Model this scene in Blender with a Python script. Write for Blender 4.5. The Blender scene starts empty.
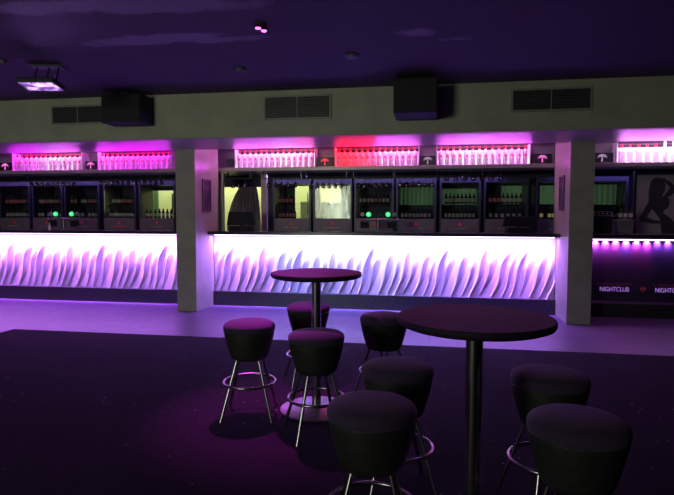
import bpy, bmesh, math, random
from mathutils import Vector, Matrix, noise
random.seed(7)
PI = math.pi
sc = bpy.context.scene
COL = sc.collection

# ------------------------------------------------------------------ materials
def mat(name, col=(.5, .5, .5), rough=.5, metal=0.0, col2=None, scale=8.0, detail=4.0, lo=.35, hi=.65, bump=0.0,
        bscale=60.0, emit=None, estr=0.0, spec=.5, stretch=(1, 1, 1), coat=0.0, sheen=0.0, sheen_col=None, trans=0.0):
    m = bpy.data.materials.new(name); m.use_nodes = True
    nt = m.node_tree; b = nt.nodes['Principled BSDF']
    b.inputs['Base Color'].default_value = (*col, 1)
    b.inputs['Roughness'].default_value = rough
    b.inputs['Metallic'].default_value = metal
    b.inputs['Specular IOR Level'].default_value = spec
    b.inputs['Coat Weight'].default_value = coat
    b.inputs['Coat Roughness'].default_value = .15
    b.inputs['Sheen Weight'].default_value = sheen
    b.inputs['Transmission Weight'].default_value = trans
    if sheen_col: b.inputs['Sheen Tint'].default_value = (*sheen_col, 1)
    tc = nt.nodes.new('ShaderNodeTexCoord'); mp = nt.nodes.new('ShaderNodeMapping')
    mp.inputs['Scale'].default_value = stretch
    nt.links.new(tc.outputs['Object'], mp.inputs['Vector'])
    if col2 is not None:
        n = nt.nodes.new('ShaderNodeTexNoise'); n.inputs['Scale'].default_value = scale; n.inputs['Detail'].default_value = detail
        nt.links.new(mp.outputs['Vector'], n.inputs['Vector'])
        r = nt.nodes.new('ShaderNodeValToRGB')
        r.color_ramp.elements[0].position = lo; r.color_ramp.elements[0].color = (*col, 1)
        r.color_ramp.elements[1].position = hi; r.color_ramp.elements[1].color = (*col2, 1)
        nt.links.new(n.outputs['Fac'], r.inputs['Fac']); nt.links.new(r.outputs['Color'], b.inputs['Base Color'])
    if bump > 0:
        n2 = nt.nodes.new('ShaderNodeTexNoise'); n2.inputs['Scale'].default_value = bscale; n2.inputs['Detail'].default_value = 5
        nt.links.new(mp.outputs['Vector'], n2.inputs['Vector'])
        bp = nt.nodes.new('ShaderNodeBump'); bp.inputs['Strength'].default_value = bump; bp.inputs['Distance'].default_value = .01
        nt.links.new(n2.outputs['Fac'], bp.inputs['Height']); nt.links.new(bp.outputs['Normal'], b.inputs['Normal'])
    if emit:
        b.inputs['Emission Color'].default_value = (*emit, 1); b.inputs['Emission Strength'].default_value = estr
    return m

def glass_mat(name, tint=(1, 1, 1), ior=1.45):
    m = bpy.data.materials.new(name); m.use_nodes = True; nt = m.node_tree
    for n in list(nt.nodes): nt.nodes.remove(n)
    out = nt.nodes.new('ShaderNodeOutputMaterial'); mix = nt.nodes.new('ShaderNodeMixShader')
    tr = nt.nodes.new('ShaderNodeBsdfTransparent'); gl = nt.nodes.new('ShaderNodeBsdfGlossy'); fr = nt.nodes.new('ShaderNodeFresnel')
    tr.inputs['Color'].default_value = (*tint, 1); gl.inputs['Roughness'].default_value = .05; fr.inputs['IOR'].default_value = ior
    nt.links.new(fr.outputs[0], mix.inputs[0]); nt.links.new(tr.outputs[0], mix.inputs[1]); nt.links.new(gl.outputs[0], mix.inputs[2])
    nt.links.new(mix.outputs[0], out.inputs[0])
    return m

def translucent_mat(name, col, amount=.5, rough=.2, gloss=.08):
    m = bpy.data.materials.new(name); m.use_nodes = True; nt = m.node_tree
    for n in list(nt.nodes): nt.nodes.remove(n)
    out = nt.nodes.new('ShaderNodeOutputMaterial'); mix = nt.nodes.new('ShaderNodeMixShader'); mix2 = nt.nodes.new('ShaderNodeMixShader')
    d = nt.nodes.new('ShaderNodeBsdfDiffuse'); t = nt.nodes.new('ShaderNodeBsdfTranslucent'); g = nt.nodes.new('ShaderNodeBsdfGlossy')
    d.inputs['Color'].default_value = (*col, 1); t.inputs['Color'].default_value = (*col, 1); g.inputs['Roughness'].default_value = rough
    mix.inputs[0].default_value = amount; mix2.inputs[0].default_value = gloss
    nt.links.new(d.outputs[0], mix.inputs[1]); nt.links.new(t.outputs[0], mix.inputs[2])
    nt.links.new(mix.outputs[0], mix2.inputs[1]); nt.links.new(g.outputs[0], mix2.inputs[2]); nt.links.new(mix2.outputs[0], out.inputs[0])
    return m

def emis(name, col, s, rough=.4):
    return mat(name, (.02, .02, .02), rough, emit=col, estr=s)

M = {}
M['wall'] = mat('painted grey plaster', (.32, .32, .27), .55, col2=(.38, .38, .32), scale=3, bump=.15, bscale=25)
M['soffit'] = mat('satin grey soffit paint', (.34, .34, .36), .35, col2=(.40, .40, .41), scale=2)
M['darkwall'] = mat('dark back wall paint', (.035, .03, .07), .6, col2=(.05, .04, .09), scale=4)
M['sidewall'] = mat('dark side wall paint', (.06, .05, .07), .7, col2=(.08, .07, .09), scale=3)
M['pier'] = mat('polished grey render', (.31, .30, .25), .36, col2=(.40, .38, .31), scale=4.5, detail=8, lo=.3, hi=.75, bump=.06, bscale=14)
M['panel'] = mat('white carved wave board', (.42, .38, .44), .6)
M['plinth'] = mat('dark flecked stone plinth', (.018, .018, .024), .28, col2=(.07, .075, .085), scale=45, detail=6, lo=.45, hi=.75)
M['worktop'] = mat('black bar top', (.018, .016, .03), .22, col2=(.03, .028, .045), scale=20)
M['black'] = mat('black satin paint', (.012, .011, .02), .4, col2=(.018, .016, .028), scale=10)
M['frame'] = mat('black fridge frame', (.03, .022, .07), .4, col2=(.038, .028, .08), scale=12)  # blue violet haze over the back bar is mixed into this black
M['brand'] = mat('plum grey fridge sign panel', (.16, .11, .15), .45, col2=(.19, .13, .17), scale=6)
M['red'] = mat('red printed mark', (.55, .02, .03), .5, emit=(1, .04, .08), estr=.10, col2=(.6, .03, .04))  # print also given a faint glow of its own
M['greymark'] = mat('pale printed letters', (.45, .34, .36), .5, col2=(.5, .38, .4))
M['shelf'] = mat('satin metal shelf edge', (.40, .38, .36), .35, metal=.2, col2=(.46, .43, .40), scale=3)
M['chrome'] = mat('chrome tube', (.34, .33, .36), .27, metal=1, col2=(.30, .29, .33), scale=12)
M['polesteel'] = mat('polished steel pole', (.62, .61, .62), .2, metal=1, col2=(.56, .55, .58), scale=12)
M['brushed'] = mat('brushed steel', (.24, .22, .27), .38, metal=.8, col2=(.19, .17, .22), scale=30)
M['vinyl'] = mat('black leather drum', (.011, .012, .013), .5, col2=(.017, .018, .018), scale=25, bump=.25, bscale=160)
M['velvet'] = mat('purple black seat fabric', (.020, .010, .040), .9, col2=(.028, .015, .054), scale=40, bump=.3, bscale=220, sheen=.12, sheen_col=(.7, .55, 1))
M['tabletop'] = mat('dark speckled laminate', (.010, .007, .022), .65, col2=(.022, .014, .038), scale=120, detail=3, bump=.05, bscale=200, spec=.12)
M['cap'] = mat('red bottle cap', (.65, .01, .03), .4, col2=(.75, .02, .04))
M['darkcap'] = mat('dark bottle cap', (.02, .01, .02), .4, col2=(.03, .012, .03))
M['bottle'] = translucent_mat('clear spirit bottle glass', (.82, .78, .84), .55)
M['label'] = translucent_mat('white paper bottle label', (.92, .88, .92), .45)
M['dot'] = mat('red label roundel', (.75, .05, .10), .5, col2=(.8, .07, .12))
M['back'] = translucent_mat('frosted acrylic back board', (.85, .82, .88), .3)
M['beer'] = mat('dark beer bottle glass', (.035, .03, .03), .12, col2=(.05, .035, .03))
M['beerlabel'] = mat('pale beer label', (.45, .42, .42), .5, col2=(.5, .46, .45))
M['beerred'] = mat('red beer label', (.50, .16, .17), .5, col2=(.55, .2, .2))
M['glass'] = glass_mat('clear door glass', (.93, .95, .96), 1.25)
M['wineglass'] = glass_mat('drinking glass', (.72, .70, .80), 2.2)
M['vent'] = mat('dark grey vent metal', (.07, .07, .085), .5, col2=(.09, .09, .10))
M['ventframe'] = mat('grey vent frame', (.22, .22, .21), .5, col2=(.26, .26, .25))
M['speaker'] = mat('black speaker cloth', (.012, .012, .017), .8, col2=(.018, .018, .024), scale=90)
M['post'] = mat('mauve painted post', (.62, .44, .52), .4, col2=(.68, .48, .56))
M['drape'] = mat('mauve grey drape', (.36, .27, .33), .8, col2=(.42, .32, .37), scale=5)
M['curtain'] = translucent_mat('green curtain cloth', (.40, .50, .38), .8, gloss=.02)
M['room2'] = mat('pale yellow green wall', (.62, .66, .34), .7, col2=(.66, .70, .40), scale=3)
M['cream'] = mat('cream low screen', (.60, .66, .34), .6, col2=(.66, .72, .40), scale=4)
M['leaf'] = mat('palm leaf', (.05, .10, .04), .5, col2=(.08, .14, .05))
M['pot'] = mat('clay pot', (.10, .07, .06), .6, col2=(.13, .09, .07))
M['poster'] = mat('grey lilac poster board', (.30, .27, .31), .5, col2=(.34, .31, .34), scale=3)
M['ink'] = mat('black poster ink', (.028, .026, .045), .5, col2=(.045, .04, .065), scale=7)
M['greenled'] = emis('green lit tap badge', (.02, 1, .22), 1.1)
M['greenhot'] = emis('pale green lit badge centre', (.35, 1, .55), 1.6)
M['greybadge'] = mat('unlit tap badge', (.22, .22, .28), .3, col2=(.26, .26, .3))
M['palm_pink'] = emis('pink lit palm sign', (1, .22, .75), 1.0)
M['palm_red'] = emis('red lit palm sign', (1, .05, .09), 1.1)
M['palm_white'] = emis('pale lit palm sign', (.9, .6, .9), .5)
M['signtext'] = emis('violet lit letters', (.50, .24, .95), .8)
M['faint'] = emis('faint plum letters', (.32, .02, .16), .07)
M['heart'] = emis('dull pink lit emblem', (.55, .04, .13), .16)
M['magenta_lens'] = emis('magenta lamp lens', (1, .10, .95), 5)
M['lampglass'] = mat('unlit lamp glass', (.10, .08, .14), .15, col2=(.15, .12, .2))
M['posterart'] = mat('dark poster art', (.04, .02, .07), .35, col2=(.30, .06, .22), scale=9, lo=.45, hi=.7)
M['screen'] = mat('dark till plastic', (.008, .008, .018), .6, col2=(.012, .011, .024), spec=.25)
M['greybox'] = mat('grey plastic box', (.13, .11, .15), .5, col2=(.16, .14, .18))
M['white'] = mat('white plastic', (.75, .75, .72), .4, col2=(.8, .8, .77))
M['yellowcap'] = mat('yellow bottle label', (.75, .6, .25), .4, col2=(.8, .65, .3), emit=(1, .8, .4), estr=.10)  # paper label given a faint glow of its own

def led(name, col, s=6): return emis(name, col, s)
def floodface():
    m = bpy.data.materials.new('glowing floodlight glass'); m.use_nodes = True; nt = m.node_tree; b = nt.nodes['Principled BSDF']
    b.inputs['Base Color'].default_value = (.1, .08, .15, 1); b.inputs['Roughness'].default_value = .2
    tc = nt.nodes.new('ShaderNodeTexCoord'); n = nt.nodes.new('ShaderNodeTexNoise'); n.inputs['Scale'].default_value = 9; n.inputs['Detail'].default_value = 2
    r = nt.nodes.new('ShaderNodeValToRGB'); e = r.color_ramp.elements
    e[0].position = .47; e[0].color = (.12, .05, .28, 1); e[1].position = .62; e[1].color = (1.0, .65, 1.3, 1)  # pale patches of the glow imitate reflections on the glass
    nt.links.new(tc.outputs['Object'], n.inputs['Vector']); nt.links.new(n.outputs['Fac'], r.inputs['Fac'])
    nt.links.new(r.outputs['Color'], b.inputs['Emission Color']); b.inputs['Emission Strength'].default_value = 1.0
    return m
M['flood'] = floodface()

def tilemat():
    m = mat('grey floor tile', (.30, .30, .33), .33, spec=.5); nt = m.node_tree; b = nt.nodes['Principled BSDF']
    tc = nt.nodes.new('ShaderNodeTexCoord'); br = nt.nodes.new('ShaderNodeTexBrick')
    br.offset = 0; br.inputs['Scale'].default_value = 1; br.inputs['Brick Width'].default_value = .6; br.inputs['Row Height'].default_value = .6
    br.inputs['Mortar Size'].default_value = .004; br.inputs['Color1'].default_value = (.130, .082, .185, 1); br.inputs['Color2'].default_value = (.150, .098, .21, 1)  # violet spill of the bar lights mixed into the grey tile colours
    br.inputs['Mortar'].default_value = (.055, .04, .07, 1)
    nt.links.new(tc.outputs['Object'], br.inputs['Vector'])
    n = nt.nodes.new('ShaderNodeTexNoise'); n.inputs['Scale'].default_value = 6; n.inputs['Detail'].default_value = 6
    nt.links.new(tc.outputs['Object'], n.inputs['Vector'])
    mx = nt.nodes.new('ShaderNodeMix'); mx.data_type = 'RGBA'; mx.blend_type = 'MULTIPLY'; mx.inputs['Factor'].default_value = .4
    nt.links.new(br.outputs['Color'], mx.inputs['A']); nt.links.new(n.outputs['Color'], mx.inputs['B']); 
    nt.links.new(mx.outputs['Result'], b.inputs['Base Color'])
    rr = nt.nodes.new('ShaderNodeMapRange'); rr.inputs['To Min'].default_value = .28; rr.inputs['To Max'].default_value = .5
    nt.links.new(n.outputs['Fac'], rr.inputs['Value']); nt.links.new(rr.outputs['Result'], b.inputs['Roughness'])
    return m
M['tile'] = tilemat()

def carpetmat():
    m = mat('dark flecked carpet', (.013, .008, .018), .95, spec=.1); nt = m.node_tree; b = nt.nodes['Principled BSDF']
    tc = nt.nodes.new('ShaderNodeTexCoord')
    mp = nt.nodes.new('ShaderNodeMapping'); mp.inputs['Scale'].default_value = (9, 17, 1); mp.inputs['Rotation'].default_value = (0, 0, .35)
    nt.links.new(tc.outputs['Object'], mp.inputs['Vector'])
    v = nt.nodes.new('ShaderNodeTexVoronoi'); v.inputs['Scale'].default_value = 1.0; v.inputs['Randomness'].default_value = 1
    nt.links.new(mp.outputs['Vector'], v.inputs['Vector'])
    r = nt.nodes.new('ShaderNodeValToRGB'); e = r.color_ramp.elements
    e[0].position = .05; e[0].color = (1, 1, 1, 1); e[1].position = .10; e[1].color = (0, 0, 0, 1)
    nt.links.new(v.outputs['Distance'], r.inputs['Fac'])
    n = nt.nodes.new('ShaderNodeTexNoise'); n.inputs['Scale'].default_value = 1.6; n.inputs['Detail'].default_value = 3
    nt.links.new(tc.outputs['Object'], n.inputs['Vector'])
    r2 = nt.nodes.new('ShaderNodeValToRGB'); r2.color_ramp.elements[0].position = .5; r2.color_ramp.elements[1].position = .62
    nt.links.new(n.outputs['Fac'], r2.inputs['Fac'])
    mu = nt.nodes.new('ShaderNodeMath'); mu.operation = 'MULTIPLY'
    nt.links.new(r.outputs['Color'], mu.inputs[0]); nt.links.new(r2.outputs['Color'], mu.inputs[1])
    mx = nt.nodes.new('ShaderNodeMix'); mx.data_type = 'RGBA'
    nf = nt.nodes.new('ShaderNodeTexNoise'); nf.inputs['Scale'].default_value = 60
    nt.links.new(tc.outputs['Object'], nf.inputs['Vector'])
    rb = nt.nodes.new('ShaderNodeValToRGB'); rb.color_ramp.elements[0].color = (.005, .0035, .008, 1); rb.color_ramp.elements[1].color = (.013, .009, .018, 1)
    nt.links.new(nf.outputs['Fac'], rb.inputs['Fac'])
    nt.links.new(mu.outputs[0], mx.inputs['Factor']); nt.links.new(rb.outputs['Color'], mx.inputs['A'])
    mx.inputs['B'].default_value = (.34, .26, .36, 1)
    nt.links.new(mx.outputs['Result'], b.inputs['Base Color'])
    bp = nt.nodes.new('ShaderNodeBump'); bp.inputs['Strength'].default_value = .4; bp.inputs['Distance'].default_value = .01
    nt.links.new(nf.outputs['Fac'], bp.inputs['Height']); nt.links.new(bp.outputs['Normal'], b.inputs['Normal'])
    return m
M['carpet'] = carpetmat()

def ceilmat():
    # dark violet paint with lit streaks painted in as paler patches of fixed place
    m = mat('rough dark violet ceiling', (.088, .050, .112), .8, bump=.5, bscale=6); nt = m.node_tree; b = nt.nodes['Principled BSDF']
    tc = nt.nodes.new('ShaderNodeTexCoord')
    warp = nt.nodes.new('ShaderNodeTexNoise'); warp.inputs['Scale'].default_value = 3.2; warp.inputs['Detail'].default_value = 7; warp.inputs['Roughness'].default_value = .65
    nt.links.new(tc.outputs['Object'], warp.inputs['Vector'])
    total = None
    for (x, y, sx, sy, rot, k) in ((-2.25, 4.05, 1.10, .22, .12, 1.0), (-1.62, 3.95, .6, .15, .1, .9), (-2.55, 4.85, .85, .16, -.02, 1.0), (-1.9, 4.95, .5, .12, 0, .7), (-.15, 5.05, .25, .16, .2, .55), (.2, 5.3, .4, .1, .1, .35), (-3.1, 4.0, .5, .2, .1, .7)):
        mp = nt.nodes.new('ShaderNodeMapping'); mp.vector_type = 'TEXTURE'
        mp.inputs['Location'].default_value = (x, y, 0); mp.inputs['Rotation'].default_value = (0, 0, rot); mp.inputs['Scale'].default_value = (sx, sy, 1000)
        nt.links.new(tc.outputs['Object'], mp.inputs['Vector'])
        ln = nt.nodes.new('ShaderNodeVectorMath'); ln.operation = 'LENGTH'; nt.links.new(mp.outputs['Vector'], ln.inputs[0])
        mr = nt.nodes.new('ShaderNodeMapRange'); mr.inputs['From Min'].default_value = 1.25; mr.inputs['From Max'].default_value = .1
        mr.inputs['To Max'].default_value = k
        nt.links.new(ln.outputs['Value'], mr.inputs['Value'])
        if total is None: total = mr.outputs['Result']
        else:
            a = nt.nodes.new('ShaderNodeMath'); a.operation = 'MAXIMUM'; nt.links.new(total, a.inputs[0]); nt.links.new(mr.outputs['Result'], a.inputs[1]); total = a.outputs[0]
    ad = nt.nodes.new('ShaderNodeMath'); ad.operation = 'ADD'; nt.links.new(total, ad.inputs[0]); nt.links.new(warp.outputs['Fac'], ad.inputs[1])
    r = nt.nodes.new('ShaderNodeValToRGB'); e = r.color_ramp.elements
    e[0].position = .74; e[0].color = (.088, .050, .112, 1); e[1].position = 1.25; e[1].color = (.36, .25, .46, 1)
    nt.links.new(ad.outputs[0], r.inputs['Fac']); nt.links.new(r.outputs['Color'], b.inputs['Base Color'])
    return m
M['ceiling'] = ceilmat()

# ------------------------------------------------------------------ mesh helpers
def box(bm, x0, x1, y0, y1, z0, z1):
    vs = [bm.verts.new(c) for c in ((x0, y0, z0), (x1, y0, z0), (x1, y1, z0), (x0, y1, z0), (x0, y0, z1), (x1, y0, z1), (x1, y1, z1), (x0, y1, z1))]
    for f in ((3, 2, 1, 0), (4, 5, 6, 7), (0, 1, 5, 4), (1, 2, 6, 5), (2, 3, 7, 6), (3, 0, 4, 7)): bm.faces.new([vs[i] for i in f])
def B(*boxes):
    bm = bmesh.new()
    for b in boxes: box(bm, *b)
    return bm
def lathe(bm, prof, cx=0, cy=0, n=32, z0=0):
    rings = []
    for r, z in prof:
        if r < 1e-5: rings.append([bm.verts.new((cx, cy, z + z0))])
        else: rings.append([bm.verts.new((cx + r * math.cos(2 * PI * k / n), cy + r * math.sin(2 * PI * k / n), z + z0)) for k in range(n)])
    for a, b in zip(rings, rings[1:]):
        if len(a) == 1 and len(b) == 1: continue
        for k in range(n):
            j = (k + 1) % n
            if len(a) == 1: bm.faces.new((a[0], b[k], b[j]))
            elif len(b) == 1: bm.faces.new((a[k], a[j], b[0]))
            else: bm.faces.new((a[k], a[j], b[j], b[k]))
    return bm
def L(prof, **k): return lathe(bmesh.new(), prof, **k)
def tube(bm, pts, r, n=10, closed=False):
    pts = [Vector(p) for p in pts]; rings = []; N = len(pts)
    for i, p in enumerate(pts):
        if closed: d = pts[(i + 1) % N] - pts[i - 1]
        else: d = pts[min(i + 1, N - 1)] - pts[max(i - 1, 0)]
        d.normalize(); a = d.orthogonal() if abs(d.z) > .95 else Vector((0, 0, 1)).cross(d)
        a.normalize(); b = d.cross(a)
        rings.append([bm.verts.new(p + (a * math.cos(2 * PI * k / n) + b * math.sin(2 * PI * k / n)) * r) for k in range(n)])
    m = N if closed else N - 1
    for i in range(m):
        A, C = rings[i], rings[(i + 1) % N]
        for k in range(n):
            j = (k + 1) % n; bm.faces.new((A[k], A[j], C[j], C[k]))
    if not closed: bm.faces.new(rings[0][::-1]); bm.faces.new(rings[-1])
    return bm
def T(pts, r, **k): return tube(bmesh.new(), pts, r, **k)
def prism(bm, poly, y0, y1):
    a = [bm.verts.new((x, y0, z)) for x, z in poly]; b = [bm.verts.new((x, y1, z)) for x, z in poly]; n = len(poly)
    bm.faces.new(a); bm.faces.new(b[::-1])
    for i in range(n): bm.faces.new((a[i], b[i], b[(i + 1) % n], a[(i + 1) % n]))
    return bm
def obj(name, bm, m, parent=None, smooth=False, bevel=0, loc=None):
    bmesh.ops.recalc_face_normals(bm, faces=bm.faces)
    me = bpy.data.meshes.new(name); bm.to_mesh(me); bm.free()
    me.materials.append(M[m] if isinstance(m, str) else m)
    if smooth: me.polygons.foreach_set('use_smooth', [True] * len(me.polygons))
    o = bpy.data.objects.new(name, me); COL.objects.link(o)
    if parent: o.parent = parent
    if loc: o.location = loc
    if bevel:
        md = o.modifiers.new('bevel', 'BEVEL'); md.width = bevel; md.segments = 2; md.limit_method = 'ANGLE'; md.angle_limit = .6
    if smooth and not bevel:
        md = o.modifiers.new('split', 'EDGE_SPLIT'); md.split_angle = .75
    return o
def tag(o, label, cat, group=None, kind=None):
    o['label'] = label; o['category'] = cat
    if group: o['group'] = group
    if kind: o['kind'] = kind
    return o
def thing(name, label, cat, loc=(0, 0, 0), rz=0, group=None):
    o = bpy.data.objects.new(name, None); COL.objects.link(o); o.location = loc; o.rotation_euler = (0, 0, rz); o.empty_display_size = .1
    return tag(o, label, cat, group)
def struct(name, bm, m, parent=None, bevel=0, label=None):
    o = obj(name, bm, m, parent, bevel=bevel)
    o['kind'] = 'structure'
    if label: o['label'] = label
    return o
def dup(root, loc, rz=None, label=None, group=None, sc_=None):
    def cp(o, parent):
        c = o.copy(); COL.objects.link(c)
        if parent: c.parent = parent
        for ch in list(o.children): cp(ch, c)
        return c
    r = cp(root, None); r.location = loc
    if rz is not None: r.rotation_euler = (0, 0, rz)
    if sc_ is not None: r.scale = sc_
    if label: r['label'] = label
    if group: r['group'] = group
    return r
def area(name, loc, sx, sy, power, col, rot=(0, 0, 0), spread=PI):
    l = bpy.data.lights.new(name, 'AREA'); l.shape = 'RECTANGLE'; l.size = sx; l.size_y = sy; l.energy = power; l.color = col; l.spread = spread
    o = bpy.data.objects.new(name, l); COL.objects.link(o); o.location = loc; o.rotation_euler = rot; return o
def spot(name, loc, target, power, col, angle, blend=.5, r=.03):
    l = bpy.data.lights.new(name, 'SPOT'); l.energy = power; l.color = col; l.spot_size = angle; l.spot_blend = blend; l.shadow_soft_size = r
    o = bpy.data.objects.new(name, l); COL.objects.link(o); o.location = loc
    o.rotation_euler = (Vector(target) - Vector(loc)).to_track_quat('-Z', 'Y').to_euler(); return o

# ------------------------------------------------------------------ room shell
XL, XR, YF, YB, ZC = -9.6, 6.0, -3.6, 12.2, 3.18
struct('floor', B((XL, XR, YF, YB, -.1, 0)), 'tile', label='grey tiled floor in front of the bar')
struct('carpet', B((-5.5, XR, YF, 6.45, 0, .010)), 'carpet', bevel=.004, label='dark flecked carpet laid over the seating area')
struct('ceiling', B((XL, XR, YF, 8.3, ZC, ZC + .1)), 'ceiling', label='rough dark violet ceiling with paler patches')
struct('wall_left', B((XL - .1, XL, YF, YB, 0, ZC)), 'sidewall')
struct('wall_right', B((XR, XR + .1, YF, YB, 0, ZC)), 'sidewall')
# front wall (behind the viewer) with an assumed window opening, added to admit light from behind
struct('wall_front', B((XL, -5.1, YF - .1, YF, 0, ZC), (-3.2, XR, YF - .1, YF, 0, ZC), (-5.1, -3.2, YF - .1, YF, 0, 1.25), (-5.1, -3.2, YF - .1, YF, 2.85, ZC)), 'sidewall')
w = struct('window_1', B((-5.1, -3.2, YF - .1, YF - .02, 1.25, 1.30), (-5.1, -3.2, YF - .1, YF - .02, 2.8, 2.85), (-5.1, -5.05, YF - .1, YF - .02, 1.3, 2.8), (-3.25, -3.2, YF - .1, YF - .02, 1.3, 2.8), (-3.72, -3.68, YF - .1, YF - .02, 1.3, 2.8)), 'black')  # assumed window, placed so its reflection shows in the fridge doors
struct('pane', B((-5.05, -3.25, YF - .06, YF - .054, 1.3, 2.8)), 'glass', w)
# bulkhead above the bar: grey face, soffit and the piers that carry it
struct('bulkhead', B((XL, XR, 7.07, 7.2, 2.58, ZC)), 'wall', label='grey plaster bulkhead over the bar')
struct('soffit', B((XL, XR, 7.2, 8.3, 2.58, 2.66)), 'soffit', label='underside of the bulkhead')
struct('ceiling', B((XL, XR, 8.2, YB, 3.0, 3.1)), 'black')
struct('trim_1', B((XL, XR, 8.22, 8.30, 2.66, 3.0)), 'soffit')
for i, (a, b_) in enumerate(((-3.975, -3.6465), (1.9336, 2.259))):
    struct('pier', B((a, b_, 8.15, 9.12, 0, 2.999)), 'pier', bevel=.006, label=('left' if i == 0 else 'right') + ' grey rendered pier between two bar bays')
# header above the fridges carrying the upper display
struct('trim_2', B((XL, XR, 9.52, 9.60, 2.30, 3.0)), 'soffit', label='panel behind the upper bottle display')
struct('trim_3', B((XL, XR, 9.60, 10.6, 2.30, 2.40)), 'black', label='black header over the fridges')
# back wall with added openings; room behind stands in for reflections in glass
ops = [(-5.97, -5.20, 1.44, 2.06), (-4.20, -3.28, 1.15, 2.12), (-2.66, -2.33, 1.44, 2.13), (-2.27, -1.49, 1.44, 2.13), (-.62, .10, 1.72, 2.09),
       (.20, .90, 1.72, 2.06), (1.29, 1.75, 1.73, 2.11), (1.97, 2.32, 1.73, 2.11), (2.85, 3.41, 1.72, 2.12)]
bs = []; x = XL
for a, b_, z0, z1 in ops:
    bs += [(x, a, 10.6, 10.7, 0, 3.0), (a, b_, 10.6, 10.7, 0, z0), (a, b_, 10.6, 10.7, z1, 3.0)]; x = b_
bs.append((x, XR, 10.6, 10.7, 0, 3.0))
struct('wall_back', B(*bs), 'darkwall', label='dark wall behind the fridges')
for i, (a, b_, z0, z1) in enumerate(ops):  # frames and panes of the added openings
    t = .018
    w = struct('window_%d' % (i + 2), B((a, b_, 10.585, 10.6, z0, z0 + t), (a, b_, 10.585, 10.6, z1 - t, z1), (a, a + t, 10.585, 10.6, z0 + t, z1 - t), (b_ - t, b_, 10.585, 10.6, z0 + t, z1 - t)), 'black')
    struct('pane', B((a + t, b_ - t, 10.590, 10.595, z0 + t, z1 - t)), 'glass', w)
struct('wall_far', B((XL, XR, 12.1, 12.2, 0, 3.0)), 'room2', label='pale yellow green wall of the room behind')
struct('partition', B((-.95, -.90, 10.7, 12.1, 0, 3.0)), 'darkwall')
area('room behind ceiling lamp', (-4.0, 11.5, 2.95), 6.0, .5, 140, (1, 1, .60))  # added lamp in the made-up room, gives the reflected window glow
area('daylight behind curtains', (1.4, 11.6, 1.9), 4.2, .6, 12, (.85, 1, .8), rot=(-PI / 2, 0, 0))  # added lamp shining through the green curtains

# curtains in the added green openings, part of the reflection stand-in
def curtain(x0, x1, z0, z1, y, amp, waves, m, label, name='curtain', gather=None):
    bm = bmesh.new(); nx = max(40, waves * 10); nz = 8; g = []
    for j in range(nz + 1):
        row = []; z = z0 + (z1 - z0) * j / nz
        for i in range(nx + 1):
            u = i / nx; x = x0 + (x1 - x0) * u
            if gather: k = (j / nz); x = x + (gather - x) * (k ** 2.2) * .6
            row.append(bm.verts.new((x, y + amp * math.sin(2 * PI * waves * u + .8 * math.sin(5 * u)) * (1 + .2 * math.sin(9 * u)), z)))
        g.append(row)
    for j in range(nz):
        for i in range(nx): bm.faces.new((g[j][i], g[j][i + 1], g[j + 1][i + 1], g[j + 1][i]))
    o = obj(name, bm, m, smooth=True); md = o.modifiers.new('t', 'SOLIDIFY'); md.thickness = .003
    return tag(o, label, 'curtain')
places = ['green pleated curtain in the back opening right of the two-handled beer tower', 'green pleated curtain behind the fridge with the brightest bottle row',
          'green pleated curtain above the till at the right', 'narrow green curtain beside the right pier on its left', 'green pleated curtain between the right pier and the poster']
for k, (o_, lb) in enumerate(zip(ops[4:], places)):
    a, b_, z0, z1 = o_
    curtain(a - .03, b_ + .03, z0 - .05, z1 + .05, 10.78, .016, max(4, int((b_ - a) * 14)), 'curtain', lb).data['k'] = k
curtain(-4.16, -3.42, 1.2, 2.2, 10.85, .02, 9, 'drape', 'mauve grey drape gathered to a point behind the till at the left pier', name='drape', gather=-3.6)
curtain(-1.78, -1.60, 1.2, 2.25, 11.0, .02, 4, 'darkwall', 'dark narrow curtain at the right of the yellow lit window', name='curtain')
curtain(-6.05, -5.75, 1.2, 2.25, 11.0, .02, 5, M['curtain'], 'pale green curtain at the left of the yellow lit window by the left pier', name='curtain')
tag(obj('screen', B((-2.75, -1.85, 11.5, 11.55, 0, 1.84)), 'cream', bevel=.01), 'cream low screen seen through the yellow lit window', 'screen')  # added screen stands in for the brighter lower half of the reflection
t = thing('potted_palm', 'small potted palm seen through the yellow lit window', 'plant', (-2.0, 11.1, 0))
obj('pot', L([(0, 0), (.13, 0), (.17, .32), (.15, .32), (.14, .28), (0, .28)]), 'pot', t, True)
obj('trunk', T([(0, 0, .25), (.02, 0, 1.0), (0, 0, 1.66)], .014), 'leaf', t, True)
for k in range(9):
    a = 2 * PI * k / 9; bm = bmesh.new(); pr = None
    for i in range(9):
        s = i / 8; c = Vector((math.cos(a) * .26 * s, math.sin(a) * .26 * s, 1.66 + .16 * math.sin(s * 2.6) - .09 * s * s)); wd = .03 * math.sin(PI * min(.97, s + .08)); sd = Vector((-math.sin(a), math.cos(a), 0)) * wd
        q = (bm.verts.new(c - sd), bm.verts.new(c + sd))
        if pr: bm.faces.new((pr[0], pr[1], q[1], q[0]))
        pr = q
    f = obj('frond', bm, 'leaf', t); f.modifiers.new('t', 'SOLIDIFY').thickness = .003

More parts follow.
